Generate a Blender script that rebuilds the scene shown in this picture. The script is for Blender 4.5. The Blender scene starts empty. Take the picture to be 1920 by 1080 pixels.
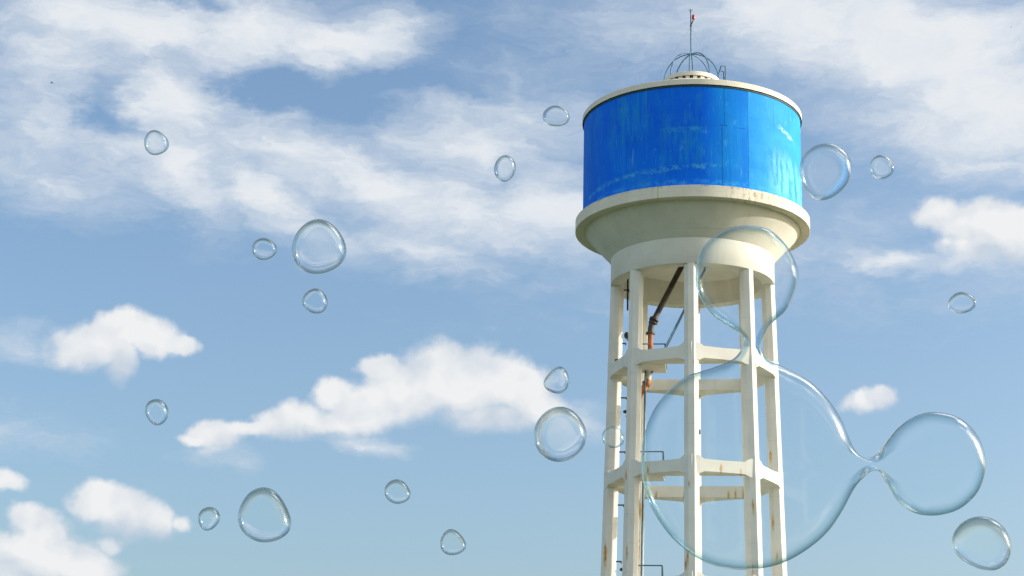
import bpy, bmesh, math, random
from mathutils import Vector, Matrix
from mathutils.geometry import tessellate_polygon
random.seed(7)
R = math.radians
scene = bpy.context.scene
COL = scene.collection

# ------------------------------------------------------------------ camera
FPX = 3626.416                                   # focal length in 1920-wide pixels
PITCH, YAW, ROLL = R(16.21613), R(5.54626), R(1.30939)
CAM = Vector((0.0, -83.3815, 1.6))
Fw = Vector((-math.sin(YAW)*math.cos(PITCH), math.cos(YAW)*math.cos(PITCH), math.sin(PITCH)))
Rt0 = Vector((math.cos(YAW), math.sin(YAW), 0.0))
Up0 = Rt0.cross(Fw)
Rt = Rt0*math.cos(ROLL) + Up0*math.sin(ROLL)
Up = Up0*math.cos(ROLL) - Rt0*math.sin(ROLL)
cd = bpy.data.cameras.new('camera')
cam = bpy.data.objects.new('camera', cd)
COL.objects.link(cam)
M = Matrix(((Rt.x, Up.x, -Fw.x), (Rt.y, Up.y, -Fw.y), (Rt.z, Up.z, -Fw.z))).to_4x4()
M.translation = CAM
cam.matrix_world = M
cd.sensor_width = 36.0
cd.lens = FPX/1920*36.0
cd.clip_start = 0.1
cd.clip_end = 20000
scene.camera = cam

def ray(px, py):
    return (Fw + Rt*((px-960)/FPX) - Up*((py-540)/FPX)).normalized()
def at_y(px, py, y):
    d = ray(px, py); return CAM + d*((y-CAM.y)/d.y)
def azel(px, py):
    d = ray(px, py)
    return math.degrees(math.atan2(d.x, d.y)), math.degrees(math.asin(d.z))

# ------------------------------------------------------------------ node helpers
class NT:
    def __init__(self, tree): self.t = tree; self.n = tree.nodes; self.l = tree.links
    def node(self, typ, **kw):
        nd = self.n.new(typ)
        for k, v in kw.items(): setattr(nd, k, v)
        return nd
    def put(self, sock, v):
        if isinstance(v, bpy.types.NodeSocket): self.l.new(v, sock)
        elif isinstance(v, (tuple, list, Vector)) and len(v) == 3 and sock.type == 'RGBA': sock.default_value = (*v, 1)
        else: sock.default_value = v
    def m(self, op, a, b=None, c=None, clamp=False):
        nd = self.node('ShaderNodeMath', operation=op, use_clamp=clamp)
        self.put(nd.inputs[0], a)
        if b is not None: self.put(nd.inputs[1], b)
        if c is not None: self.put(nd.inputs[2], c)
        return nd.outputs[0]
    def v(self, op, a, b=None, c=None):
        nd = self.node('ShaderNodeVectorMath', operation=op)
        self.put(nd.inputs[0], a)
        if b is not None:
            if op == 'SCALE': self.put(nd.inputs['Scale'], b)
            else: self.put(nd.inputs[1], b)
        if c is not None: self.put(nd.inputs[2], c)
        return nd.outputs['Value'] if op in ('LENGTH', 'DOT_PRODUCT', 'DISTANCE') else nd.outputs['Vector']
    def sep(self, v):
        nd = self.node('ShaderNodeSeparateXYZ'); self.put(nd.inputs[0], v); return nd.outputs
    def comb(self, x, y, z):
        nd = self.node('ShaderNodeCombineXYZ')
        for i, q in enumerate((x, y, z)): self.put(nd.inputs[i], q)
        return nd.outputs[0]
    def noise(self, vec, scale, detail=4, rough=0.5, dist=0.0, color=False):
        nd = self.node('ShaderNodeTexNoise')
        self.put(nd.inputs['Vector'], vec)
        nd.inputs['Scale'].default_value = scale
        nd.inputs['Detail'].default_value = detail
        nd.inputs['Roughness'].default_value = rough
        nd.inputs['Distortion'].default_value = dist
        return nd.outputs['Color'] if color else nd.outputs[0]
    def ss(self, x, lo, hi, a=0.0, b=1.0):
        nd = self.node('ShaderNodeMapRange', interpolation_type='SMOOTHSTEP')
        self.put(nd.inputs[0], x)
        for i, q in ((1, lo), (2, hi), (3, a), (4, b)): self.put(nd.inputs[i], q)
        return nd.outputs[0]
    def lin(self, x, lo, hi, a=0.0, b=1.0):
        nd = self.node('ShaderNodeMapRange')
        self.put(nd.inputs[0], x)
        for i, q in ((1, lo), (2, hi), (3, a), (4, b)): self.put(nd.inputs[i], q)
        return nd.outputs[0]
    def mix(self, f, a, b, blend='MIX'):
        nd = self.node('ShaderNodeMix', data_type='RGBA', blend_type=blend)
        self.put(nd.inputs[0], f); self.put(nd.inputs[6], a); self.put(nd.inputs[7], b)
        return nd.outputs[2]
    def map(self, v, loc, rot, scale, typ='TEXTURE'):
        nd = self.node('ShaderNodeMapping', vector_type=typ)
        self.put(nd.inputs['Vector'], v)
        nd.inputs['Location'].default_value = loc
        nd.inputs['Rotation'].default_value = rot
        nd.inputs['Scale'].default_value = scale
        return nd.outputs[0]

def new_mat(name):
    mt = bpy.data.materials.new(name); mt.use_nodes = True
    nt = NT(mt.node_tree)
    return mt, nt, mt.node_tree.nodes['Principled BSDF']

# ------------------------------------------------------------------ sky (world)
SUN_AZ, SUN_EL = R(94.0), R(17.5)                # azimuth from -Y (towards the camera) turning to +X
SUN = Vector((math.sin(SUN_AZ)*math.cos(SUN_EL), -math.cos(SUN_AZ)*math.cos(SUN_EL), math.sin(SUN_EL)))
world = bpy.data.worlds.new("World"); scene.world = world
world.use_nodes = True
wt = NT(world.node_tree)
bg = world.node_tree.nodes['Background']
sky = wt.node('ShaderNodeTexSky', sky_type='NISHITA', sun_disc=False)
sky.sun_elevation = SUN_EL
sky.sun_rotation = math.atan2(SUN.x, SUN.y)
sky.altitude = 0; sky.air_density = 1.0; sky.dust_density = 2.8; sky.ozone_density = 2.2
SKY_STRENGTH = 0.145
bg.inputs['Strength'].default_value = SKY_STRENGTH
tc = wt.node('ShaderNodeTexCoord').outputs['Generated']
dx, dy, dz = wt.sep(tc)[:3]
DEG = 180/math.pi
az = wt.m('MULTIPLY', wt.m('ARCTAN2', dx, dy), DEG)
el = wt.m('MULTIPLY', wt.m('ARCSINE', dz), DEG)
chart = wt.comb(az, el, 0.0)
# turbulent displacement of the cloud outlines
w1 = wt.v('SUBTRACT', wt.noise(chart, 0.6, 4, 0.6, color=True), (0.5, 0.5, 0.5))
w2 = wt.v('SUBTRACT', wt.noise(wt.v('MULTIPLY', chart, (0.55, 1.1, 1)), 0.5, 5, 0.62, color=True), (0.5, 0.5, 0.5))
pc = wt.v('MULTIPLY_ADD', w1, (1.0, .85, 0), chart)
pv = wt.v('MULTIPLY_ADD', w2, (4.6, 2.2, 0), chart)

def blob_field(coords, blobs, k):
    acc = None
    cx_, cy_ = wt.sep(coords)[:2]
    for bl in blobs:
        px, py, rx, ry, rot, w = bl
        a, e = azel(px, py)
        sx = rx/FPX*DEG/math.cos(R(e)); sy = ry/FPX*DEG
        # the running value rides along in z (scaled to nothing) so that the nodes are evaluated one after another
        cc = coords if acc is None else wt.comb(cx_, cy_, acc)
        v = wt.map(cc, (a, e, 0), (0, 0, R(-rot)), (sx, sy, 1e8))
        ln = wt.v('LENGTH', v)
        val = wt.m('MULTIPLY_ADD', ln, -w, w)
        acc = val if acc is None else wt.m('SMOOTH_MAX', acc, val, k)
    return acc

VEIL = [(235, 40, 330, 120, 0, 1.0), (480, 60, 250, 95, -4, 1.0), (640, 80, 190, 60, -8, 1.0), (330, 190, 140, 130, 20, 1.0),
        (90, 110, 150, 110, 0, .75), (90, 250, 210, 120, 0, .6), (310, 310, 190, 90, 30, 1.0), (540, 290, 230, 85, 12, .85),
        (480, 370, 260, 70, 22, .85), (720, 360, 300, 90, 18, .9), (900, 260, 200, 120, 0, .75), (880, 410, 230, 80, 15, .95),
        (1040, 390, 170, 110, 10, 1.0), (1000, 210, 120, 70, 0, .55), (790, 470, 170, 50, 12, .7), (560, 410, 200, 45, 14, .6),
        (120, 340, 190, 45, 8, .5),
        (1500, 40, 320, 110, 10, 1.1), (1720, 90, 340, 150, 12, 1.35), (1860, 200, 250, 140, 15, 1.3), (1760, 250, 210, 60, 14, .8),
        (1850, 310, 200, 50, 3, .75), (1200, 60, 200, 60, 0, .28), (1330, 470, 260, 70, 0, .2), (1880, 500, 120, 50, 0, .3),
        (1500, 60, 420, 60, 6, .5),
        (20, 645, 80, 26, 0, .3), (30, 812, 80, 26, 0, .25), (710, 850, 80, 20, 8, .5), (400, 858, 60, 20, 0, .5), (1090, 800, 90, 30, 0, .55), (1655, 486, 95, 28, 4, .95), (1795, 494, 110, 30, -3, .8)]
HOLES = [(515, 165, 110, 52, 5, 1.0), (650, 200, 120, 36, 5, .65), (330, 5, 110, 22, 5, .7), (800, 160, 190, 40, -4, .5), (210, 215, 60, 55, 30, .7)]
CUM = [(175, 650, 86, 48, -15, 1), (228, 620, 68, 48, 0, 1), (280, 630, 72, 46, 10, 1), (332, 645, 52, 22, 12, 1), (224, 682, 38, 46, 10, 1), (140, 668, 44, 28, -10, .85),
       (838, 712, 112, 88, 0, 1), (765, 738, 104, 70, 0, 1), (900, 718, 112, 80, 5, 1), (965, 728, 84, 66, 10, 1), (690, 765, 88, 52, -8, 1), (712, 692, 44, 34, 0, .95),
       (632, 742, 52, 38, 0, .95), (570, 790, 78, 42, -5, 1), (520, 800, 66, 34, 0, .95), (405, 815, 62, 32, 0, 1), (468, 804, 58, 20, 0, .9), (655, 793, 106, 36, -5, 1),
       (1005, 762, 62, 46, 0, .9), (915, 785, 120, 34, 0, 1), (368, 826, 36, 16, 0, .75),
       (240, 962, 92, 52, 10, 1), (185, 942, 60, 40, 0, 1), (292, 972, 38, 42, 0, .9), (206, 1016, 32, 20, 0, .8), (336, 975, 30, 22, 0, .65),
       (40, 1050, 126, 64, 0, 1), (60, 972, 62, 30, 5, .85), (150, 1055, 90, 52, 20, 1), (12, 905, 40, 22, 0, .75), (85, 1000, 56, 44, 0, .85),
       (1622, 752, 52, 22, -8, .85), (1660, 744, 34, 24, 0, .85),
       (1850, 412, 116, 50, 0, 1), (1757, 398, 54, 34, 0, .95), (1870, 468, 118, 40, 5, 1), (1905, 430, 98, 62, 0, 1)]
BASES = [(860, 805, 230, 62, 0, 1), (560, 838, 190, 42, -4, 1), (205, 702, 130, 46, -6, 1), (240, 1000, 130, 40, 8, .9), (60, 1085, 200, 40, 10, .7), (1860, 496, 170, 40, 4, 1), (1640, 768, 70, 20, -6, .8),
         (620, 790, 40, 40, 0, .5), (740, 770, 46, 50, 10, .45)]
vf = blob_field(pv, VEIL, .25)
hf = wt.m('MAXIMUM', blob_field(pv, HOLES, .15), 0.0)
# outside the photographed patch of sky: more of the same broken cloud
far = wt.noise(wt.comb(wt.m('DIVIDE', dx, wt.m('ADD', wt.m('ABSOLUTE', dz), .25)), wt.m('DIVIDE', dy, wt.m('ADD', wt.m('ABSOLUTE', dz), .25)), 3.0), 1.1, 4, .58)
a0, e0 = azel(960, 540)
pd = wt.v('LENGTH', wt.map(chart, (a0, e0, 0), (0, 0, 0), (17.0, 10.0, 1)))
outside = wt.ss(pd, 1.15, 1.7)
strat = wt.noise(wt.map(pv, (0, 0, 0), (0, 0, R(-9)), (.62, 1.9, 1), 'POINT'), .55, 7, .66)
fine = wt.noise(wt.map(pv, (0, 0, 0), (0, 0, R(-6)), (.7, 3.2, 1), 'POINT'), 2.0, 4, .6)
vsum = wt.m('SUBTRACT', vf, hf)
vsum = wt.m('MULTIPLY_ADD', wt.m('SUBTRACT', strat, .5), 1.1, vsum)
vsum = wt.m('MULTIPLY_ADD', wt.m('SUBTRACT', fine, .5), .24, vsum)
va = wt.m('MULTIPLY', wt.ss(vsum, -.38, .90), .98)
va = wt.m('MULTIPLY', va, wt.m('SUBTRACT', 1.0, outside))
fa = wt.m('MULTIPLY', wt.ss(far, .46, .66), wt.m('MULTIPLY', outside, .8))
fa = wt.m('MULTIPLY', fa, wt.ss(dz, .02, .2))
veil_a = wt.m('MAXIMUM', va, fa)
# cumulus
cf = blob_field(pc, CUM, .2)
bf = wt.m('MAXIMUM', blob_field(pc, BASES, .1), 0.0)
cn = wt.noise(chart, 1.35, 6, .56)
csum = wt.m('MULTIPLY_ADD', wt.m('SUBTRACT', cn, .5), .60, cf)
ca = wt.ss(csum, -.05, wt.m('MULTIPLY_ADD', bf, .45, .40))
# relief of the billows: lit from the upper right
b1 = wt.noise(pc, .55, 3, .45)
b2 = wt.noise(wt.v('ADD', pc, (.3, .4, 0)), .55, 3, .45)
relief = wt.m('SUBTRACT', b1, b2)
shade = wt.m('MULTIPLY_ADD', relief, 2.7, .58)
shade = wt.m('MULTIPLY_ADD', wt.m('MINIMUM', csum, .7), .45, shade)
shade = wt.m('MULTIPLY_ADD', bf, -1.05, shade)
shade = wt.m('MINIMUM', wt.m('MAXIMUM', shade, 0.0), 1.0)
EXPO = .45
K = 1.0/(SKY_STRENGTH*2**EXPO)
ccol = wt.mix(shade, (.58*K, .66*K, .755*K), (.87*K, .88*K, .89*K))
vtex = wt.m('MULTIPLY_ADD', wt.ss(wt.noise(pv, .9, 4, .55), .3, .7), .35, wt.m('MULTIPLY', wt.ss(vsum, .15, 1.0), .75))
vcol = wt.mix(vtex, (.62*K, .70*K, .80*K), (.82*K, .85*K, .885*K))
# pale haze in the clear air
SKYTINT = (1.07, 1.115, 1.13)
base = wt.mix(1.0, sky.outputs[0], SKYTINT, 'MULTIPLY')
out = wt.mix(veil_a, base, vcol)
out = wt.mix(ca, out, ccol)
# added unseen sky glows: highlights in drop rims, fill on the shaded side
def lobe(px, py, n, s):
    d = ray(px, py)
    q = wt.m('MAXIMUM', wt.v('DOT_PRODUCT', tc, tuple(d)), 0.0)
    return wt.m('MULTIPLY', wt.m('POWER', q, n), s)
bright = None
for dvec, n, s in ((Vector((.585, .37, .735)), 85, 9.0), (Vector((.25, .62, .74)), 120, 2.6), (SUN, 30, 1.5), (Vector((.74, -.34, .58)), 110, 6.0), (Vector((-.45, -.80, .40)), 5, .56)):
    q = wt.m('MAXIMUM', wt.v('DOT_PRODUCT', tc, tuple(dvec.normalized())), 0.0)
    q = wt.m('MULTIPLY', wt.m('POWER', q, n), s*K)
    bright = q if bright is None else wt.m('ADD', bright, q)
bright = wt.m('MULTIPLY', bright, wt.ss(pd, 1.2, 2.2))
out = wt.mix(1.0, out, wt.mix(1.0, (1, .97, .92), wt.comb(bright, bright, bright), 'MULTIPLY'), 'ADD')
wt.l.new(out, bg.inputs['Color'])
try:
    world.cycles.sampling_method = 'MANUAL'; world.cycles.sample_map_resolution = 512
except Exception: pass

sl = bpy.data.lights.new('sun', 'SUN'); sl.energy = 3.7; sl.angle = R(.53); sl.color = (1.0, .94, .86)
so = bpy.data.objects.new('sun', sl); COL.objects.link(so)
so.rotation_euler = (-SUN).to_track_quat('-Z', 'Y').to_euler()
so.location = SUN*200

# ------------------------------------------------------------------ materials
def vstreaks(nt, pos, scale, squash=.06):
    return nt.noise(nt.v('MULTIPLY', pos, (1, 1, squash)), scale, 6, .6)

def concrete(name, base, rust=(), extra=None):
    mt, nt, bs = new_mat(name)
    pos = nt.node('ShaderNodeNewGeometry').outputs['Position']
    c = nt.mix(nt.ss(nt.noise(pos, .7, 6, .6), .3, .7), tuple(b*.92 for b in base), tuple(min(.86, b*1.05) for b in base))
    st = nt.ss(vstreaks(nt, pos, 3.2), .55, .8)
    c = nt.mix(nt.m('MULTIPLY', st, .30), c, (base[0]*.62, base[1]*.6, base[2]*.5))
    sp = nt.ss(nt.noise(pos, 9, 5, .7), .68, .8)
    c = nt.mix(nt.m('MULTIPLY', sp, .35), c, (.34, .31, .24))
    # pour joints every lift of formwork, faint and broken
    zf = nt.m('FRACT', nt.m('MULTIPLY_ADD', nt.sep(pos)[2], 1/1.222, nt.m('MULTIPLY', nt.noise(pos, 1.5, 3, .6), .03)))
    jl = nt.m('MULTIPLY', nt.ss(nt.m('ABSOLUTE', nt.m('SUBTRACT', zf, .5)), .014, .004), nt.ss(nt.noise(pos, 1.8, 4, .7), .42, .6))
    c = nt.mix(nt.m('MULTIPLY', jl, .32), c, (.30, .28, .22))
    wash = nt.ss(nt.noise(nt.v('MULTIPLY', pos, (1, 1, .35)), .55, 7, .68), .48, .72)
    c = nt.mix(nt.m('MULTIPLY', wash, .22), c, (base[0]*.72, base[1]*.72, base[2]*.66))
    if rust:
        mk = None
        for (p, w, d, l) in rust:
            # teardrop: sharp head, long fading tail below
            q = nt.v('LENGTH', nt.map(pos, tuple(p), (0, 0, 0), (w, d, l)))
            val = nt.m('SUBTRACT', 1.0, q)
            mk = val if mk is None else nt.m('MAXIMUM', mk, val)
        jit = nt.m('MULTIPLY', nt.m('SUBTRACT', nt.noise(nt.v('MULTIPLY', pos, (1, 1, .3)), 14, 4, .6), .5), .9)
        mm = nt.ss(nt.m('ADD', mk, jit), .05, .75)
        rc = nt.mix(nt.ss(nt.noise(pos, 5, 3, .6), .35, .65), (.42, .17, .02), (.74, .42, .05))
        c = nt.mix(nt.m('MULTIPLY', mm, .95), c, rc)
    if extra: c = extra(nt, pos, c)
    nt.put(bs.inputs['Base Color'], c)
    bs.inputs['Roughness'].default_value = .82
    bs.inputs['Specular IOR Level'].default_value = .3
    bp = nt.node('ShaderNodeBump'); bp.inputs['Strength'].default_value = .25; bp.inputs['Distance'].default_value = .02
    nt.put(bp.inputs['Height'], nt.noise(pos, 7, 8, .65))
    nt.l.new(bp.outputs[0], bs.inputs['Normal'])
    return mt

CREAM = (.76, .725, .635)
def rust_at(px, py, y, w, l, d=.35):
    return (at_y(px, py, y), w*1.25, d, l*1.25)
col_rust = [rust_at(1166, 970, -.2, .075, .42), rust_at(1135, 1040, -.2, .09, .62), rust_at(1176, 1038, -2.7, .06, .5), rust_at(1174, 890, -2.7, .05, .3),
            rust_at(1199, 955, 2.2, .10, .6, 1.0), rust_at(1196, 1020, 2.2, .09, 1.3, 1.0), rust_at(1445, 857, -.2, .07, .32), rust_at(1449.5, 980, -.2, .08, .42),
            rust_at(1412, 950, -2.8, .06, .42), rust_at(1411, 1070, -2.8, .05, .4), rust_at(1290, 1045, -3.8, .06, .5), rust_at(1286, 1060, -3.8, .05, .3),
            rust_at(1303, 950, -3.5, .05, .35), rust_at(1457, 1045, -.2, .06, .3), rust_at(1301, 678, -3.6, .05, .2), rust_at(1417, 688, -2.5, .05, .2), rust_at(1292, 910, -3.7, .05, .2)]
beam_rust = [rust_at(1351.5, 879, -3.3, .075, .26), rust_at(1388.5, 886, -2.9, .08, .24), rust_at(1214.5, 883, -3.1, .06, .26), rust_at(1230, 930, 2.6, .07, .24),
             rust_at(1366, 930, 2.6, .08, .3), rust_at(1379, 928, 2.6, .06, .28), rust_at(1394, 928, 2.6, .07, .4), rust_at(1283, 933, 2.6, .07, .3), rust_at(1262, 937.5, 2.8, .12, .1, .6),
            rust_at(1180, 882, -2.7, .05, .2)]

def beam_extra(nt, pos, c):
    # chipped dark specks and grime along the top arrises
    sp = nt.ss(nt.noise(pos, 5.5, 6, .75), .62, .72)
    return nt.mix(nt.m('MULTIPLY', sp, .4), c, (.22, .20, .17))
def ledge_extra(nt, pos, c):
    x, y, z = nt.sep(pos)[:3]
    a = nt.m('MULTIPLY', nt.m('ARCTAN2', x, nt.m('MULTIPLY', y, -1)), DEG)
    reg = nt.m('MULTIPLY', nt.ss(a, 12, 22), nt.ss(a, 70, 28))
    sp = nt.ss(nt.noise(nt.v('MULTIPLY', pos, (1, 1, .55)), 5.0, 8, .8), .48, .64)
    c = nt.mix(nt.m('MULTIPLY', nt.m('MULTIPLY', sp, reg), .75), c, (.25, .19, .08))
    fl = nt.m('MULTIPLY', nt.ss(a, -20, -17), nt.ss(a, -11, -14))
    st = nt.ss(vstreaks(nt, pos, 6.0, .03), .52, .6)
    c = nt.mix(nt.m('MULTIPLY', nt.m('MULTIPLY', fl, st), .6), c, (.50, .44, .16))
    edge = nt.m('MULTIPLY', nt.ss(z, 28.86, 28.96), nt.ss(nt.noise(pos, 6, 6, .75), .5, .62))
    c = nt.mix(nt.m('MULTIPLY', edge, .7), c, (.20, .19, .15))
    dr = nt.m('MULTIPLY', nt.ss(a, 5, 45), nt.ss(vstreaks(nt, pos, 7.0, .12), .5, .7))
    return nt.mix(nt.m('MULTIPLY', dr, .35), c, (.40, .32, .16))

M_COL = concrete('painted_concrete_column', CREAM, col_rust)
M_BEAM = concrete('painted_concrete_beam', CREAM, beam_rust, beam_extra)
M_WALL = concrete('painted_concrete', CREAM)
RIM = (.75, .69, .555)
M_LEDGE = concrete('weathered_concrete_ledge', RIM, (), ledge_extra)
M_RIM = concrete('cream_painted_roof_rim', RIM, (), beam_extra)

def blue_paint():
    mt, nt, bs = new_mat('weathered_blue_paint')
    pos = nt.node('ShaderNodeNewGeometry').outputs['Position']
    x, y, z = nt.sep(pos)[:3]
    a = nt.m('MULTIPLY', nt.m('ARCTAN2', x, nt.m('MULTIPLY', y, -1)), DEG)
    q = nt.comb(nt.m('MULTIPLY', a, .0872), z, 0.0)                  # metres round the wall, height
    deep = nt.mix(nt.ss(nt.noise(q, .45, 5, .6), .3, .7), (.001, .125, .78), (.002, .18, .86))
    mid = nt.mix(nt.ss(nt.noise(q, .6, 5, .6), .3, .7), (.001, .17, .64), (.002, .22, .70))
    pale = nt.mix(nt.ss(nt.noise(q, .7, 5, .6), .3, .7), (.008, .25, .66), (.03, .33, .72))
    c = nt.mix(nt.ss(a, 5.5, 17.0), deep, mid)                       # lighter, more cyan panels towards the right
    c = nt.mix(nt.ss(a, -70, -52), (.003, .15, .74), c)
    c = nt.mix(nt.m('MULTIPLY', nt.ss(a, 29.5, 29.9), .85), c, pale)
    # long vertical wash streaks
    s1 = nt.ss(nt.noise(nt.v('MULTIPLY', q, (1, .07, 1)), 2.6, 7, .62), .50, .72)
    c = nt.mix(nt.m('MULTIPLY', s1, .34), c, (.02, .32, .70))
    s2 = nt.ss(nt.noise(nt.v('MULTIPLY', q, (1, .14, 1)), 4.6, 7, .68), .58, .72)
    bl = nt.ss(nt.noise(q, .8, 4, .6), .42, .62)
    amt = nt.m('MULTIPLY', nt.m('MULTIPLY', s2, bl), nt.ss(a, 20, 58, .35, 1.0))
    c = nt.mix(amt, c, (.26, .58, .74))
    wz = nt.m('MULTIPLY', nt.ss(a, 38, 50), nt.m('MULTIPLY', nt.ss(z, 31.6, 30.6), nt.ss(z, 28.9, 29.6)))
    wr = nt.ss(nt.noise(nt.v('MULTIPLY', q, (1, .22, 1)), 3.0, 8, .7), .40, .56)
    c = nt.mix(nt.m('MULTIPLY', nt.m('MULTIPLY', wz, wr), .5), c, (.24, .58, .76))
    pz = nt.m('MULTIPLY', nt.m('MULTIPLY', nt.ss(a, -52, -40), nt.ss(a, -16, -26)), nt.ss(z, 31.0, 31.6))
    pz2 = nt.m('MULTIPLY', nt.m('MULTIPLY', nt.ss(a, -18, -12), nt.ss(a, 8, 2)), nt.m('MULTIPLY', nt.ss(z, 29.9, 30.3), nt.ss(z, 31.9, 31.4)))
    vs = nt.ss(nt.noise(nt.v('MULTIPLY', q, (1, .12, 1)), 5.0, 7, .7), .44, .60)
    c = nt.mix(nt.m('MULTIPLY', nt.m('MULTIPLY', nt.m('MAXIMUM', pz, pz2), vs), .4), c, (.02, .34, .56))
    # chalky worn patches
    p1 = nt.ss(nt.noise(nt.v('MULTIPLY', q, (1, .6, 1)), 1.7, 9, .74), .57, .70)
    c = nt.mix(nt.m('MULTIPLY', p1, nt.ss(a, 10, 55, .34, .55)), c, (.11, .46, .66))
    p2 = nt.ss(nt.noise(nt.v('MULTIPLY', q, (1, .35, 1)), 1.1, 9, .72), .50, .68)
    c = nt.mix(nt.m('MULTIPLY', p2, .42), c, (.03, .30, .66))
    p3 = nt.ss(nt.noise(nt.v('MULTIPLY', q, (1, .10, 1)), 9.0, 6, .7), .56, .70)
    c = nt.mix(nt.m('MULTIPLY', p3, nt.ss(nt.noise(q, .9, 4, .6), .4, .65, 0.0, .32)), c, (.10, .44, .70))
    # scuffed bands: one near the foot, one at mid height, one diagonal on the right
    wob = nt.m('MULTIPLY', nt.m('SUBTRACT', nt.noise(q, 1.6, 6, .7), .5), .55)
    zz = nt.m('ADD', z, wob)
    rag = nt.ss(nt.noise(q, 3.2, 8, .75), .44, .60)
    def band(z0, sl, hw, a0, a1, k):
        d = nt.m('ABSOLUTE', nt.m('SUBTRACT', zz, nt.m('MULTIPLY_ADD', a, sl, z0)))
        b = nt.m('MULTIPLY', nt.ss(d, hw, hw*.25), nt.m('MULTIPLY', nt.ss(a, a0, a0+5), nt.ss(a, a1, a1-5)))
        return nt.m('MULTIPLY', nt.m('MULTIPLY', b, rag), k*.75)
    c = nt.mix(band(29.96, .005, .16, -70, 17, .8), c, (.10, .50, .70))
    c = nt.mix(band(31.62, .0, .20, -18, 10, .6), c, (.06, .45, .62))
    c = nt.mix(band(33.6, -.024, .16, 48, 68, .95), c, (.62, .82, .85))
    c = nt.mix(band(29.25, .0, .18, -60, 60, .5), c, (.08, .46, .74))
    # joints between the formwork panels
    jit = nt.m('MULTIPLY', nt.m('SUBTRACT', nt.noise(q, 2.4, 3, .6), .5), .5)
    aj = nt.m('ADD', a, jit)
    def vj(a0, z0, z1, wd, k):
        g = nt.ss(nt.m('ABSOLUTE', nt.m('SUBTRACT', aj, a0)), wd, wd*.4)
        return nt.m('MULTIPLY', nt.m('MULTIPLY', g, nt.m('MULTIPLY', nt.ss(z, z0, z0+.06), nt.ss(z, z1, z1-.06))), k)
    def hj(z0, b0, b1, k):
        g = nt.ss(nt.m('ABSOLUTE', nt.m('SUBTRACT', nt.m('MULTIPLY_ADD', jit, .12, z), z0)), .028, .012)
        return nt.m('MULTIPLY', nt.m('MULTIPLY', g, nt.m('MULTIPLY', nt.ss(a, b0, b0+1), nt.ss(a, b1, b1-1))), k)
    js = [vj(16.57, 31.85, 33.6, .28, .75), vj(15.35, 28.9, 31.82, .28, .8), vj(29.65, 28.9, 33.6, .26, .6), vj(46.5, 31.9, 33.5, .24, .6),
          vj(-15, 28.9, 33.6, .2, .18), vj(-45, 28.9, 33.6, .2, .18), hj(31.85, 13.5, 18.8, .8), hj(31.82, 23, 29, .55), hj(31.83, -6, 13, .2)]
    jm = js[0]
    for j in js[1:]: jm = nt.m('MAXIMUM', jm, j)
    c = nt.mix(nt.m('MULTIPLY', jm, .8), c, (.002, .04, .20))
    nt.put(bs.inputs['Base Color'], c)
    bs.inputs['Roughness'].default_value = .65
    bs.inputs['Specular IOR Level'].default_value = .08
    bp = nt.node('ShaderNodeBump'); bp.inputs['Strength'].default_value = .2; bp.inputs['Distance'].default_value = .02
    nt.put(bp.inputs['Height'], nt.noise(pos, 3.5, 7, .6))
    nt.l.new(bp.outputs[0], bs.inputs['Normal'])
    return mt
M_BLUE = blue_paint()

def simple(name, col, rough=.6, metal=0.0, var=.25, scale=6):
    mt, nt, bs = new_mat(name)
    pos = nt.node('ShaderNodeNewGeometry').outputs['Position']
    c = nt.mix(nt.ss(nt.noise(pos, scale, 5, .6), .3, .7), tuple(q*(1-var) for q in col), tuple(min(1, q*(1+var)) for q in col))
    nt.put(bs.inputs['Base Color'], c)
    bs.inputs['Roughness'].default_value = rough; bs.inputs['Metallic'].default_value = metal
    return mt
M_TEAL = simple('dark_teal_shadow', (.012, .05, .055), .7)  # shade below the roof slab, given as a dark colour
M_STEEL = simple('dark_blue_painted_steel', (.035, .075, .11), .5)
M_BLUESTEEL = simple('blue_painted_steel', (.04, .13, .21), .5)
M_BLACK = simple('black_iron', (.018, .016, .016), .6)
M_PIPE = simple('dark_brown_iron_pipe', (.045, .032, .026), .6, 0, .4, 4)
M_RUST = simple('rusty_orange_pipe', (.30, .11, .04), .75, 0, .45, 6)
M_ORANGE = simple('orange_primer_pipe', (.50, .19, .04), .6, 0, .35, 8)
M_RED = simple('red_lamp_glass', (.45, .015, .012), .25)
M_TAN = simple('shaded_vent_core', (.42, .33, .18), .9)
M_WIRE = simple('galvanised_wire', (.28, .30, .32), .5)
M_BIRD = simple('dark_feathers', (.03, .032, .04), .8)

def grass():
    mt, nt, bs = new_mat('dry_grass_ground')
    pos = nt.node('ShaderNodeNewGeometry').outputs['Position']
    c = nt.mix(nt.ss(nt.noise(pos, .03, 8, .65), .35, .65), (.032, .062, .022), (.05, .078, .028))
    c = nt.mix(nt.m('MULTIPLY', nt.ss(nt.noise(pos, 1.4, 6, .7), .5, .7), .5), c, (.028, .055, .022))
    nt.put(bs.inputs['Base Color'], c); bs.inputs['Roughness'].default_value = .95
    return mt
M_GRASS = grass()

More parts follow.
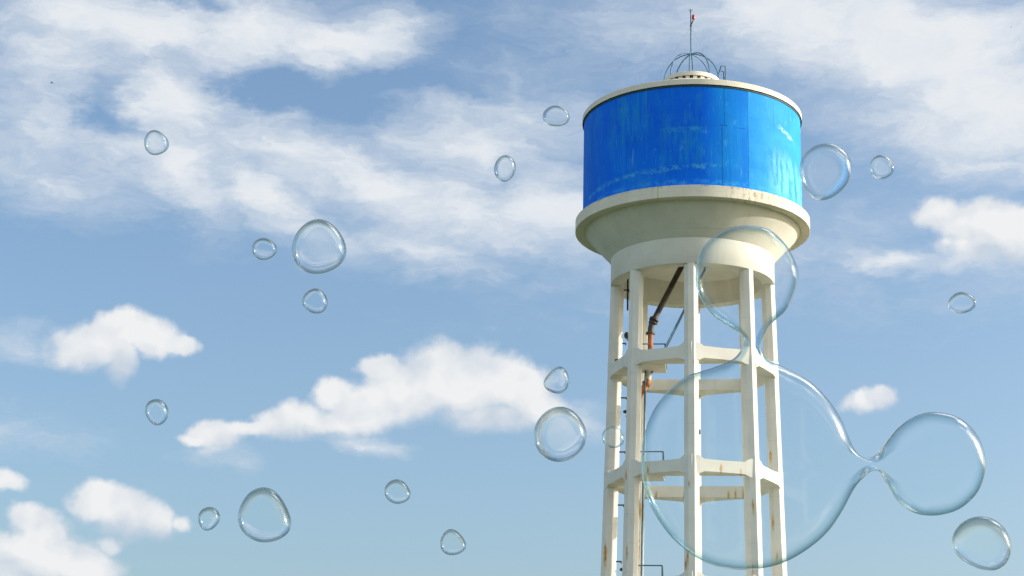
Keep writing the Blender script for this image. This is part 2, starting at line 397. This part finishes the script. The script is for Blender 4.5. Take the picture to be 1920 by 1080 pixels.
def water(name, refr, edge=(.56, .73, .76), mir=.72):
    """clear water: mostly see-through face on, bending and mirroring more and more towards the rim"""
    mt, nt, bs = new_mat(name)
    lw = nt.node('ShaderNodeLayerWeight'); lw.inputs['Blend'].default_value = .5
    fc = lw.outputs['Facing']
    F = nt.m('MULTIPLY_ADD', nt.m('POWER', fc, 2.7), mir, .014)
    tint = nt.mix(nt.ss(fc, .05, .95), (.985, 1.0, 1.0), edge)
    tr = nt.node('ShaderNodeBsdfTransparent'); nt.put(tr.inputs['Color'], tint)
    rf = nt.node('ShaderNodeBsdfRefraction'); nt.put(rf.inputs['Color'], nt.mix(nt.ss(fc, .1, 1.0), (.99, 1.0, 1.0), (.80, .93, .97)))
    rf.inputs['IOR'].default_value = 1.33
    nt.put(rf.inputs['Roughness'], nt.m('MULTIPLY', fc, .34))
    body = nt.node('ShaderNodeMixShader'); body.inputs[0].default_value = refr
    nt.l.new(tr.outputs[0], body.inputs[1]); nt.l.new(rf.outputs[0], body.inputs[2])
    gl = nt.node('ShaderNodeBsdfGlossy'); gl.inputs['Roughness'].default_value = .13
    gl.inputs['Color'].default_value = (1, 1, 1, 1)
    mx = nt.node('ShaderNodeMixShader')
    nt.put(mx.inputs[0], F); nt.l.new(body.outputs[0], mx.inputs[1]); nt.l.new(gl.outputs[0], mx.inputs[2])
    out = [n for n in mt.node_tree.nodes if n.type == 'OUTPUT_MATERIAL'][0]
    nt.l.new(mx.outputs[0], out.inputs['Surface'])
    mt.node_tree.nodes.remove(bs)
    return mt
M_WATER = water('clear_water', .32, (.44, .62, .66), .62)
M_THIN = water('clear_thin_water', .14, (.50, .70, .74))
M_FILM = water('clear_water_sheet', .025, (.40, .62, .67), .80)

# ------------------------------------------------------------------ mesh helpers
def link(name, bm, mat, parent=None, smooth=False, sharp=None):
    me = bpy.data.meshes.new(name)
    bmesh.ops.recalc_face_normals(bm, faces=bm.faces)
    bm.to_mesh(me); bm.free()
    me.materials.append(mat)
    if smooth:
        me.polygons.foreach_set('use_smooth', [True]*len(me.polygons))
        if sharp: me.set_sharp_from_angle(angle=R(sharp))
    o = bpy.data.objects.new(name, me); COL.objects.link(o)
    if parent: o.parent = parent
    return o
def tag(o, label=None, cat=None, group=None, kind=None):
    if label: o['label'] = label
    if cat: o['category'] = cat
    if group: o['group'] = group
    if kind: o['kind'] = kind
    return o
def lathe(profile, n=128, closed=True, bm=None):
    """profile: list of (r, z); closed: joins last to first"""
    bm = bm or bmesh.new()
    rings = []
    for (r, z) in profile:
        rings.append([bm.verts.new((r*math.sin(2*math.pi*i/n), -r*math.cos(2*math.pi*i/n), z)) for i in range(n)] if r > 1e-6 else [bm.verts.new((0, 0, z))])
    pairs = list(zip(rings, rings[1:])) + ([(rings[-1], rings[0])] if closed else [])
    for A, B in pairs:
        for i in range(n):
            j = (i+1) % n
            if len(A) == 1 and len(B) == 1: continue
            if len(A) == 1: bm.faces.new((A[0], B[i], B[j]))
            elif len(B) == 1: bm.faces.new((A[i], A[j], B[0]))
            else: bm.faces.new((A[i], A[j], B[j], B[i]))
    return bm
def tube(pts, r, n=10, bm=None, caps=True):
    bm = bm or bmesh.new()
    pts = [Vector(p) for p in pts]
    rings = []
    for i, p in enumerate(pts):
        t = (pts[min(i+1, len(pts)-1)] - pts[max(i-1, 0)]).normalized()
        ref = Vector((0, 1, 0)) if abs(t.y) < .9 else Vector((1, 0, 0))
        a = t.cross(ref).normalized(); b = t.cross(a)
        rr = r[i] if isinstance(r, (list, tuple)) else r
        rings.append([bm.verts.new(p + (a*math.cos(2*math.pi*k/n) + b*math.sin(2*math.pi*k/n))*rr) for k in range(n)])
    for A, B in zip(rings, rings[1:]):
        for k in range(n): bm.faces.new((A[k], A[(k+1) % n], B[(k+1) % n], B[k]))
    if caps:
        bm.faces.new(rings[0]); bm.faces.new(rings[-1])
    return bm
def box(c0, c1, bm=None, bevel=0.0):
    bm = bm or bmesh.new()
    vs = [bm.verts.new((x, y, z)) for x in (c0[0], c1[0]) for y in (c0[1], c1[1]) for z in (c0[2], c1[2])]
    fs = [(0, 1, 3, 2), (4, 6, 7, 5), (0, 4, 5, 1), (2, 3, 7, 6), (0, 2, 6, 4), (1, 5, 7, 3)]
    faces = [bm.faces.new([vs[i] for i in f]) for f in fs]
    if bevel:
        es = list({e for f in faces for e in f.edges})
        bmesh.ops.bevel(bm, geom=es, offset=bevel, segments=2, affect='EDGES')
    return bm

# ------------------------------------------------------------------ ground
bm = bmesh.new()
rings = [[bm.verts.new((rr*math.cos(2*math.pi*i/96), rr*math.sin(2*math.pi*i/96), 0)) for i in range(96)] for rr in (30, 200, 1000, 6000)]
bm.faces.new(rings[0])
for A, B in zip(rings, rings[1:]):
    for i in range(96): bm.faces.new((A[i], A[(i+1) % 96], B[(i+1) % 96], B[i]))
g = link('ground', bm, M_GRASS); tag(g, kind='structure')

# ------------------------------------------------------------------ water tower
tower = bpy.data.objects.new('water_tower', None); COL.objects.link(tower)
tag(tower, 'tall cream concrete water tower with a round bright blue tank on eight columns', 'water tower')
RC, HC, BAT = 3.643, 26.0, .0258
def Ro(z): return RC + BAT*(HC-z)                # outer face of the columns
def Wd(z): return .585 + .0045*(HC-z)            # column width
PHI = -0.9                                       # degrees the octagon is turned
def hdir(a): a = R(a+PHI); return Vector((math.sin(a), -math.cos(a), 0))

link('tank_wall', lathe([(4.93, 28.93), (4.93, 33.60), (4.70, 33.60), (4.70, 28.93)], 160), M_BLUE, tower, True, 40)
link('shadow_band', lathe([(4.955, 33.60), (4.955, 33.683), (4.70, 33.683), (4.70, 33.60)], 160), M_TEAL, tower, True, 40)  # dark strip standing in for the shadow line under the slab overhang
link('roof_slab', lathe([(5.0, 33.685), (5.0, 33.925), (4.985, 33.94), (3.4, 34.62), (1.5, 35.22), (0, 35.3), (0, 33.685)], 160, closed=False), M_RIM, tower, True, 40)
link('gallery_ledge', lathe([(4.60, 28.985), (5.245, 28.975), (5.26, 28.96), (5.26, 28.46), (5.245, 28.45), (4.80, 28.47)], 160), M_LEDGE, tower, True, 30)
prof = [(4.84, 28.468), (4.80, 28.40)] + [(4.80 + (RC+.012-4.80)*t, 28.40 + (27.165-28.40)*t) for t in (.25, .5, .75, 1.0)]
link('tank_cone', lathe(prof + [(3.2, 27.165), (3.9, 28.468)], 160), M_WALL, tower, True, 40)
link('ring_beam', lathe([(RC, 27.162), (RC, 26.015), (RC-.012, 26.0), (3.09, 26.0), (3.08, 26.01), (3.08, 27.162)], 160), M_WALL, tower, True, 40)
link('tank_floor', lathe([(0, 27.10), (3.078, 27.10), (3.078, 27.16), (0, 27.16)], 96, closed=False), M_WALL, tower, True, 40)

# eight octagonal columns, tapering and battered
def column_mesh():
    bm = bmesh.new()
    rings = []
    for z in (0.0, 6.0, 12.0, 18.0, 25.998):
        w = Wd(z); rc = Ro(z) - w/2; rad = w/2/math.cos(math.pi/8)
        rings.append([bm.verts.new((rad*math.cos(math.pi/8 + k*math.pi/4), -rc + rad*math.sin(math.pi/8 + k*math.pi/4), z)) for k in range(8)])
    for A, B in zip(rings, rings[1:]):
        for k in range(8): bm.faces.new((A[k], A[(k+1) % 8], B[(k+1) % 8], B[k]))
    bm.faces.new(rings[-1]); bm.faces.new(rings[0])
    es = [e for e in bm.edges if abs(e.verts[0].co.z - e.verts[1].co.z) > 1]
    bmesh.ops.bevel(bm, geom=es, offset=.012, segments=1, affect='EDGES')
    return bm
col0 = link('column', column_mesh(), M_COL, tower)
col0.rotation_euler = (0, 0, R(PHI))
for k in range(1, 8):
    c = col0.copy(); COL.objects.link(c); c.parent = tower
    c.rotation_euler = (0, 0, R(PHI + 45*k))

# ring beams: octagonal outside with haunches, square opening inside
RINGS = [22.3265, 17.437, 12.55, 7.66, 2.77]
def brace(zt, k):
    a0, a1 = 45.0*k, 45.0*(k+1)
    Rf, w = Ro(zt), Wd(zt)
    ap = (Rf - w/2)*math.cos(math.pi/8) + w/2 - .006
    corner = ap/math.cos(math.pi/8)
    sq = 2.45*(Rf/3.738)
    def d0(a): a = R(a); return Vector((math.sin(a), -math.cos(a), 0))
    P0, P1 = d0(a0)*corner, d0(a1)*corner
    L = (P1-P0).length
    diag0 = (k % 2 == 1)                          # start at a diagonal column?
    dep = .50
    st = [0, .33, .38, .58, L/2, L-.58, L-.38, L-.33, L]
    bm = bmesh.new(); rings = []
    for t in st:
        e0 = max(0, min(1, (.60 - t)/.26)); e1 = max(0, min(1, (.60 - (L-t))/.26))
        hout = max(e0, e1)
        hin = e0 if diag0 else e1
        P = P0 + (P1-P0)*(t/L)
        Q = P.copy()
        mid = (a0+a1)/2 % 360
        if mid < 45 or mid > 315: Q.y = -min(sq, -P.y-.05)
        elif 45 < mid < 135: Q.x = min(sq, P.x-.05)
        elif 135 < mid < 225: Q.y = min(sq, P.y-.05)
        else: Q.x = -min(sq, -P.x-.05)
        up, dn = .16, .12
        rings.append([bm.verts.new((P.x, P.y, zt+up*hout)), bm.verts.new((P.x, P.y, zt-dep-dn*hout)),
                      bm.verts.new((Q.x, Q.y, zt-dep-dn*hin)), bm.verts.new((Q.x, Q.y, zt+up*hin))])
    for A, B in zip(rings, rings[1:]):
        for i in range(4): bm.faces.new((A[i], A[(i+1) % 4], B[(i+1) % 4], B[i]))
    es = [e for e in bm.edges if e.is_manifold and len(e.link_faces) == 2 and e.calc_face_angle(0) > R(60)]
    bmesh.ops.bevel(bm, geom=es, offset=.012, segments=1, affect='EDGES')
    o = link('brace_beam', bm, M_BEAM, tower)
    o.rotation_euler = (0, 0, R(PHI))
for zt in RINGS:
    for k in range(8): brace(zt, k)

# maintenance platforms, railings
for i, (zt, yf, xr) in enumerate(((22.3265, -.85, -1.15), (17.437, -1.35, -1.23), (12.55, -1.3, -1.27))):
    s = 2.44*(Ro(zt)/3.738)
    link('platform', box((-s+.02, -s+.02, zt-.52), (xr, yf, zt-.38), bevel=.01), M_WALL, tower)
    bm = bmesh.new()
    zr = zt + .78 - (.0 if i == 0 else .02)
    tube([(-s+.1, yf-.06, zr), (xr-.05, yf-.06, zr)], .028, 8, bm)
    tube([(xr-.05, yf-.06, zt-.38), (xr-.05, yf-.06, zr+.02)], .028, 8, bm)
    tube([(xr+.02, yf-.02, zt-.38), (xr-.03, yf-.06, zr-.02)], .022, 8, bm)
    tube([(-s+.1, yf-.06, zt-.38), (-s+.1, yf-.06, zr)], .028, 8, bm)
    link('railing', bm, M_STEEL, tower, True, 40)

# ladder up to the tank, vertical ladder below
lo, hi = at_y(1247, 652, -1.0), at_y(1322.5, 501, .55)
dl = (hi-lo)
bm = bmesh.new()
off = Vector((0, .36, 0))
tube([lo, hi], .035, 8, bm); tube([lo+off, hi+off], .035, 8, bm)
for k in range(1, 13): tube([lo+dl*k/13, lo+dl*k/13+off], .014, 6, bm)
link('tank_ladder', bm, M_BLUESTEEL, tower, True, 40)
bm = bmesh.new()
x0, x1 = at_y(1210.5, 700, -1.0).x, at_y(1204.5, 1000, -1.0).x
sl_ = (x1-x0)/7.0
xa = x0; zb = 0.05
for yy in (-1.0, -1.38): tube([(xa, yy, 21.8), (xa + sl_*21.75, yy, zb)], .036, 8, bm)
for k in range(70):
    z = 21.6 - k*.305
    xx = xa + sl_*(21.8-z)
    tube([(xx, -1.0, z), (xx, -1.38, z)], .014, 6, bm)
link('access_ladder', bm, M_BLUESTEEL, tower, True, 40)

# water pipe: slanting inlet, flanged bend, rusty riser, orange bend below the platform
Y = -1.2
A = at_y(1283, 496, -.2); A.z = 27.12
f1 = at_y(1226, 600, Y); f2 = at_y(1219.5, 625, Y); pb = Vector((f2.x, Y, 21.72))
pipe = link('inlet_pipe', tube([A, f1], .125, 16), M_PIPE, tower, True, 40)
def flange(c, d, r, h, mat, parent):
    d = Vector(d).normalized(); c = Vector(c)
    return link('flange', tube([c-d*h, c-d*h*.2, c+d*h*.2, c+d*h], [r, r, r, r], 16), mat, parent, True, 40)
flange(f1, A-f1, .21, .045, M_PIPE, pipe)
flange(f1 + Vector((-.04, 0, -.13)), (.25, 0, 1), .20, .03, M_PIPE, pipe)
link('pipe_bend', tube([f1, f1 + (f2-f1)*.35 + Vector((-.05, 0, -.0)), f1 + (f2-f1)*.7 + Vector((-.035, 0, 0)), f2], .13, 16), M_PIPE, pipe, True, 40)
riser = link('riser_pipe', tube([f2, pb], .115, 16), M_RUST, tower, True, 40)
flange(f2, (0, 0, 1), .20, .045, M_PIPE, riser)
v0 = at_y(1217, 698, Y); v1 = at_y(1215, 712, Y)
link('pipe_socket', tube([v0+Vector((0, 0, .35)), v0+Vector((0, 0, .02)), v0, v1], [.15, .15, .13, .13], 16), M_WALL, riser, True, 40)
e1 = at_y(1213, 719, Y); e2 = at_y(1201, 738, Y)
bend = link('outlet_bend', tube([v1, e1, e2, e2+Vector((-.3, 0, -.6)), (-2.62, Y, 19.4)], .14, 16), M_ORANGE, tower, True, 60)
flange(e1+Vector((-.02, 0, -.02)), e1-e2, .20, .05, M_RUST, bend)
flange(at_y(1204, 733, Y), e1-e2, .185, .04, M_ORANGE, bend)
link('downpipe', tube([(-2.62, Y, 19.42), (-2.66, Y, 0.02)], .12, 14), M_RUST, tower, True, 40)

# small iron fittings on the left column: stand-off brackets, lamps, conduit, vent pipe
for (px, py) in ((1168, 644), (1169.5, 746), (1167, 847.5), (1164, 947), (1159.5, 1053), (1174, 544)):
    p = at_y(px, py, 0.0)
    bm = tube([(p.x-.26, 0, p.z), (p.x+.12, 0, p.z)], .032, 8)
    tube([(p.x+.12, 0, p.z+.03), (p.x+.12, 0, p.z-.08)], .028, 8, bm)
    link('bracket', bm, M_BLACK, tower, True, 40)
for (px, py) in ((1175, 629), (1173, 772), (1166.5, 1068)):
    p = at_y(px, py, 0.0)
    bm = bmesh.new()
    bmesh.ops.create_uvsphere(bm, u_segments=14, v_segments=9, radius=.13, matrix=Matrix.Translation((p.x, 0, p.z)) @ Matrix.Diagonal((.9, .8, 1.25 if py < 700 else .6, 1)))
    tube([(p.x, 0, p.z-.2), (p.x+.3, .0, p.z-.2)], .025, 8, bm)
    link('floodlight', bm, M_BLACK, tower, True, 40)
p = at_y(1177, 530, 0.0)
link('vent_pipe', tube([(p.x, 0, 27.12), (p.x, 0, 25.0), (p.x, 0, 24.9)], .04, 10), M_BLACK, tower, True, 40)
c0, c1 = at_y(1158, 642, -.36), at_y(1157.6, 674, -.36)
cn_ = link('conduit', tube([c0, c1], .045, 10), M_WALL, tower, True, 40)
b0 = at_y(1157, 675.5, -.38)
link('clamp', box((b0.x-.09, b0.y-.12, b0.z-.04), (b0.x+.10, b0.y+.10, b0.z+.03), bevel=.01), M_BLACK, cn_)
b0 = at_y(1310.5, 810, -3.35)
link('bracket', box((b0.x-.03, b0.y-.06, b0.z-.10), (b0.x+.07, b0.y+.06, b0.z+.10), bevel=.01), M_BLACK, tower)
link('foundation', lathe([(0, .0), (4.8, .0), (4.8, .25), (4.7, .3), (0, .3)], 64, closed=False), M_WALL, tower, True, 40)

# roof vent
vent = link('roof_vent', lathe([(1.28, 35.65), (1.28, 35.845), (1.26, 35.86), (.5, 35.98), (0, 36.0), (0, 35.65)], 96, closed=False), M_RIM, tower, True, 40)
link('vent_core', lathe([(.98, 35.20), (.98, 35.648)], 64, closed=False), M_TAN, vent, True, 40)
bm = bmesh.new()
for k in range(22):
    a = 2*math.pi*(k+.5)/22
    Mx = Matrix.Rotation(a, 4, 'Z')
    t = box((-.09, -1.235, 35.18), (.09, -.99, 35.648))
    for v in t.verts: v.co = Mx @ v.co
    me = bpy.data.meshes.new('tmp'); t.to_mesh(me); t.free(); bm.from_mesh(me); bpy.data.meshes.remove(me)
link('vent_blocks', bm, M_RIM, vent)

# cage of bent ribs on the vent and the lightning mast
def rib_mesh():
    pts = []
    for i in range(15):
        th = math.pi/2*i/14
        pts.append((0, -1.26*math.cos(th)**.92, 35.85 + 1.36*math.sin(th)**1.02))
    return tube(pts, .026, 8)
rib0 = link('cage_rib', rib_mesh(), M_BLUESTEEL, tower, True, 60)
rib0.rotation_euler = (0, 0, R(-4))
for k in range(1, 8):
    c = rib0.copy(); COL.objects.link(c); c.parent = tower
    c.rotation_euler = (0, 0, R(-4 + 45*k))
mast = link('lightning_mast', tube([(0, 0, 37.17), (0, 0, 37.24), (0, 0, 37.26), (-.01, 0, 38.4), (-.02, 0, 39.28), (-.02, 0, 39.32), (-.02, 0, 39.37)], [.07, .07, .036, .032, .022, .038, .03], 10), M_BLUESTEEL, tower, True, 40)
bm = bmesh.new()
for dx_, dy_ in ((-.09, 0), (.09, .02), (.01, -.07)): tube([(-.02, 0, 39.36), (-.02+dx_, dy_, 39.46)], .012, 6, bm)
tube([(-.02, 0, 39.36), (-.02, 0, 39.5)], .012, 6, bm)
link('spike', bm, M_BLACK, mast)
link('lamp_bracket', tube([(0, 0, 38.66), (.03, 0, 38.76), (.09, 0, 38.90), (.10, 0, 38.98)], .028, 8), M_BLACK, mast, True, 40)
link('beacon_lamp', lathe([(0, 0), (.072, 0), (.078, .03), (.078, .13), (.066, .19), (.03, .215), (0, .22)], 18, closed=False), M_RED, mast, True, 50).location = (.11, 0, 38.99)
link('mast_clamp', tube([(-.01, 0, 38.6), (-.01, 0, 38.68)], .05, 10), M_BLACK, mast, True, 40)
for q in ((-2.35, .5, 34.98), (1.42, -.35, 35.24), (1.15, 1.3, 35.1)):
    link('guy_wire', tube([(0, 0, 38.6), q], .0055, 5), M_WIRE, mast)
bm = bmesh.new()
tube([(1.30, 0, 35.3), (1.22, 0, 36.12), (1.37, 0, 36.6), (1.56, 0, 36.6), (1.56, 0, 35.2)], .026, 8, bm)
tube([(1.35, .35, 36.5), (1.49, .35, 36.47), (1.49, .35, 35.2)], .026, 8, bm)
tube([(1.56, 0, 36.1), (1.49, .35, 36.1)], .018, 6, bm); tube([(1.56, 0, 35.7), (1.49, .35, 35.7)], .018, 6, bm)
link('roof_ladder', bm, M_STEEL, tower, True, 40)

# ------------------------------------------------------------------ water drops hanging in the air before the tower
def catmull(pts, per):
    n = len(pts); out = []
    for i in range(n):
        p0, p1, p2, p3 = (Vector(pts[(i+j-1) % n]) for j in range(4))
        for s in range(per):
            t = s/per
            out.append(.5*((2*p1) + (p2-p0)*t + (2*p0-5*p1+4*p2-p3)*t*t + (3*p1-p0-3*p2+p3)*t**3))
    return out
def resample(P, n):
    m = len(P); d = [0.0]
    for i in range(m): d.append(d[-1] + (P[(i+1) % m]-P[i]).length)
    T = d[-1]; out = []; j = 0
    for k in range(n):
        s = T*k/n
        while d[j+1] < s: j += 1
        f = (s-d[j])/max(1e-9, d[j+1]-d[j])
        out.append(P[j].lerp(P[(j+1) % m], f))
    return out
def smooth_loop(a, it):
    n = len(a)
    for _ in range(it): a = [(a[i-1]+2*a[i]+a[(i+1) % n])/4 for i in range(n)]
    return a
def drop(px_pts, label, dist, n, wmax, hk=1.1, per=24, mat=None):
    """px_pts: outline; dist: metres from the viewpoint along the view axis; a pillow-shaped body of water"""
    P = resample(catmull(px_pts, per), n)
    if n < 300:                                    # surface tension: round the outline, keep its extent
        b0 = [min(p.x for p in P), max(p.x for p in P), min(p.y for p in P), max(p.y for p in P)]
        for _ in range(int(n*n*.0055)): P = [(P[i-1] + P[i]*2 + P[(i+1) % n])/4 for i in range(n)]
        b1 = [min(p.x for p in P), max(p.x for p in P), min(p.y for p in P), max(p.y for p in P)]
        P = [Vector((b0[0]+(p.x-b1[0])*(b0[1]-b0[0])/(b1[1]-b1[0]), b0[2]+(p.y-b1[2])*(b0[3]-b0[2])/(b1[3]-b1[2]))) for p in P]
    cx = (min(p.x for p in P)+max(p.x for p in P))/2; cy = (min(p.y for p in P)+max(p.y for p in P))/2
    k = dist/FPX                                   # metres per pixel at that distance
    org = CAM + ray(cx, cy)*(dist/ray(cx, cy).dot(Fw))
    Q = [Vector(((p.x-cx)*k, -(p.y-cy)*k)) for p in P]
    area = sum(Q[i-1].x*Q[i].y - Q[i].x*Q[i-1].y for i in range(n))
    if area < 0: Q.reverse()
    nor = []
    for i in range(n):
        t = (Q[(i+1) % n]-Q[i-1]).normalized(); nor.append(Vector((-t.y, t.x)))   # inward
    wid = []
    for i in range(n):
        best = wmax*k
        for j in range(n):
            dlt = Q[j]-Q[i]; pr = dlt.dot(nor[i])
            if j != i and pr > 1e-6:
                rr = dlt.length_squared/(2*pr)
                if rr*.5 < best: best = rr*.5
        wid.append(best)
    for _ in range(3): wid = [min(wid[i-1], wid[i], wid[(i+1) % n]) for i in range(n)]
    lim = list(wid)
    for _ in range(6):
        wid = [min(q, l) for q, l in zip(smooth_loop(wid, 4), lim)]
    H = hk*wmax*k
    steps = [math.pi/2*s/14 for s in range(15)]
    bm = bmesh.new(); front = []; back = []
    for si, th in enumerate(steps):
        f = []; b = []
        for i in range(n):
            p = Q[i] + nor[i]*(wid[i]*(1-math.cos(th)))
            z = H*math.sin(th)
            f.append(bm.verts.new((p.x, p.y, z)))
            b.append(f[-1] if si == 0 else bm.verts.new((p.x, p.y, -z*.8)))
        front.append(f); back.append(b)
    for L in (front, back):
        for A, B in zip(L, L[1:]):
            for i in range(n):
                j = (i+1) % n
                bm.faces.new((A[i], A[j], B[j], B[i]))
        for tri in tessellate_polygon([[v.co for v in L[-1]]]):
            try: bm.faces.new([L[-1][i] for i in tri])
            except ValueError: pass
    bmesh.ops.recalc_face_normals(bm, faces=bm.faces)
    o = link('water_drop', bm, mat or M_WATER, None, True)
    mw = Matrix(((Rt.x, Up.x, -Fw.x), (Rt.y, Up.y, -Fw.y), (Rt.z, Up.z, -Fw.z))).to_4x4()
    mw.translation = org
    o.matrix_world = mw
    tag(o, label, 'water drop', 'clear water drops hanging in the air')
    return o
def Z(pts, ox, oy, s): return [(ox+x/s, oy+y/s) for x, y in pts]
DROPS = [
 (Z([(580,488),(618,512),(633,545),(615,570),(577,582),(552,570),(541,535),(553,502)],0,0,2), 'small rounded drop highest on the left, before the broad streaked cloud', 64, 96, 16),
 (Z([(175,325),(235,297),(310,325),(358,395),(320,455),(235,485),(170,455),(145,390)],440,380,4.5), 'small squat drop close beside the left edge of a large round drop', 63, 96, 17),
 (Z([(700,138),(855,225),(942,400),(890,525),(690,602),(540,545),(482,400),(545,235)],440,380,4.5), 'large round drop with a small squat drop beside it and another small one below', 66, 128, 30),
 (Z([(685,722),(755,770),(787,850),(755,915),(690,937),(610,905),(568,840),(605,765)],440,380,4.5), 'small round drop straight below a large drop, in clear blue sky', 62, 96, 17),
 (Z([(590,416),(620,435),(632,468),(617,500),(588,515),(560,492),(544,460),(558,427)],0,540,2), 'small egg-shaped drop between the two left-hand white clouds, pointed end down', 65, 96, 16),
 (Z([(350,475),(440,510),(490,610),(430,715),(330,775),(250,715),(213,610),(250,520)],340,880,6.75), 'small drop next to the little cloud tuft, left of a large egg-shaped drop', 61, 96, 16),
 (Z([(1020,228),(1220,325),(1388,690),(1310,840),(1040,923),(830,835),(718,620),(840,330)],340,880,6.75), 'large egg-shaped drop low on the left, broad end down and leaning right', 67, 128, 26),
 (Z([(265,112),(355,160),(420,285),(375,350),(265,388),(175,345),(123,250),(170,150)],700,880,6), 'small slightly square drop in plain sky below the largest white cloud', 63, 96, 16),
 (Z([(870,672),(965,730),(1045,860),(990,930),(870,965),(785,925),(750,850),(790,725)],700,880,6), 'small triangular drop alone near the bottom edge, pointed end up', 62, 96, 17),
 ([(948,291),(962,299),(967,315),(960,333),(945,341),(931,333),(926,316),(934,298)], 'small upright oval drop on bright cloud, left of the blue tank', 66, 96, 16),
 ([(1042,198),(1060,206),(1068,220),(1061,233),(1042,237),(1023,232),(1017,218),(1025,204)], 'small flat-bottomed drop close to the upper left of the blue tank', 68, 96, 15),
 (Z([(340,133),(400,180),(430,270),(400,350),(340,383),(240,355),(192,290),(265,185)],980,660,4.909), 'small pear-shaped drop just above a large round drop, left of the tower legs', 64, 96, 17),
 (Z([(340,503),(490,575),(587,745),(530,915),(340,1010),(170,940),(100,770),(175,590)],980,660,4.909), 'large round drop over the right end of the biggest white cloud', 65, 128, 27),
 (Z([(820,680),(895,715),(937,800),(905,862),(825,885),(755,845),(728,780),(765,705)],980,660,4.909), 'small faint drop in front of the leftmost tower column', 63, 96, 14),
 (Z([(460,195),(680,270),(792,480),(720,720),(420,917),(230,790),(130,500),(240,275)],1480,240,6.75), 'large drop narrowing downwards, touching the right side of the blue tank', 67, 128, 28),
 (Z([(1150,342),(1255,385),(1325,510),(1290,590),(1150,650),(1050,590),(1018,480),(1070,375)],1480,240,6.75), 'small round drop to the right of the drop touching the tank', 64, 96, 16),
 (Z([(730,14),(765,32),(779,58),(760,84),(720,96),(688,84),(675,62),(695,28)],1440,540,2), 'small lemon-shaped drop alone in clear sky, under the right-hand cloud', 66, 96, 16),
 (Z([(830,725),(945,775),(1000,895),(960,1010),(870,1045),(720,985),(653,885),(710,770)],1580,740,3.175), 'large drop in the lower right corner, below the round lobe of the huge drop', 62, 128, 28),
]
for pts, lab, dist, n, wm in DROPS:
    drop(pts, lab, dist, n, wm, mat=M_THIN if 'tower column' in lab or 'touching the right side' in lab else None)
BIG = [(1407,423),(1440.7,430),(1471.8,457),(1491,490.7),(1496.4,519),(1487.4,555.5),(1471.8,584),(1451,602),(1435.5,620),(1426.4,638.5),(1426,652),(1433,668),(1448,679),(1468,687),
       (1518.4,714.5),(1553.4,749.5),(1576.7,784.5),(1590,816),(1600,839),(1611.7,852),(1629,859),(1647.7,851.8),(1665,826),(1690,797),(1721.7,778),(1758,772.4),(1800.5,784),(1832,815.6),(1847,856.5),(1844.6,891),
       (1828.8,925.8),(1797,954),(1756,966),(1715.4,962),(1683,940),(1664,911),(1655,893),(1647,884),(1636.7,880.5),(1621,887),(1602,913),(1580,955),(1553,994.5),(1518,1026),(1471.7,1053),(1421,1066.5),(1366.7,1066),
       (1316,1051),(1269.5,1018),(1234.5,975),(1212,930),(1203,880),(1206,823),(1222.8,773),(1248,738),(1285,707),(1335,690),(1367,677.5),(1384,665),(1393,650),(1394,636),(1386,625),(1363,611),(1339.6,594.4),
       (1322,573),(1309,549),(1304.5,524),(1307,492),(1317,466),(1334.4,446),(1359,431),(1383.7,424)]
big = drop(BIG, 'huge merged drop of three round lobes joined by necks, in front of the tower', 60, 560, 46, 1.0, 12, M_FILM)

# ------------------------------------------------------------------ birds, far off
def bird(px, py, dist, size, yaw, label):
    c = CAM + ray(px, py)*dist
    bm = bmesh.new()
    prof = [(-.5, .0), (-.42, .035), (-.2, .075), (.05, .085), (.25, .065), (.36, .05), (.44, .045), (.5, .008)]
    tube([(x, 0, 0) for x, _ in prof], [max(r, .004) for _, r in prof], 8, bm)
    for s in (-1, 1):                              # swept wings, slightly raised
        pts = [(.16, .03, .02), (.12, .32, .10), (-.02, .62, .14), (-.20, .86, .10), (-.16, .60, .12), (-.12, .30, .07), (-.14, .03, .02)]
        top = [bm.verts.new((x, s*y, z+.012)) for x, y, z in pts]; bot = [bm.verts.new((x, s*y, z-.012)) for x, y, z in pts]
        bm.faces.new(top); bm.faces.new(bot)
        for i in range(7): bm.faces.new((top[i], top[(i+1) % 7], bot[(i+1) % 7], bot[i]))
    tl = [(-.44, .03), (-.72, .11), (-.66, 0), (-.72, -.11), (-.44, -.03)]
    top = [bm.verts.new((x, y, .012)) for x, y in tl]; bot = [bm.verts.new((x, y, -.008)) for x, y in tl]
    bm.faces.new(top); bm.faces.new(bot)
    for i in range(5): bm.faces.new((top[i], top[(i+1) % 5], bot[(i+1) % 5], bot[i]))
    o = link('bird', bm, M_BIRD, None, True, 50)
    o.location = c; o.scale = (size,)*3; o.rotation_euler = (0, R(4), yaw)
    tag(o, label, 'bird')
bird(97.5, 155.5, 150, .27, R(8), 'tiny dark bird gliding before the streaked cloud at the upper left')
bird(1896, 51, 330, .25, R(30), 'faint speck of a bird high in the right-hand cloud')

# ------------------------------------------------------------------ render settings
scene.view_settings.view_transform = 'Standard'
scene.view_settings.look = 'None'
scene.view_settings.gamma = 1.0
scene.view_settings.use_curve_mapping = False
scene.view_settings.exposure = EXPO
cy = scene.cycles
cy.max_bounces = 16; cy.transmission_bounces = 14; cy.glossy_bounces = 8; cy.diffuse_bounces = 5; cy.transparent_max_bounces = 8
cy.caustics_reflective = True; cy.caustics_refractive = True
cy.sample_clamp_indirect = 12.0
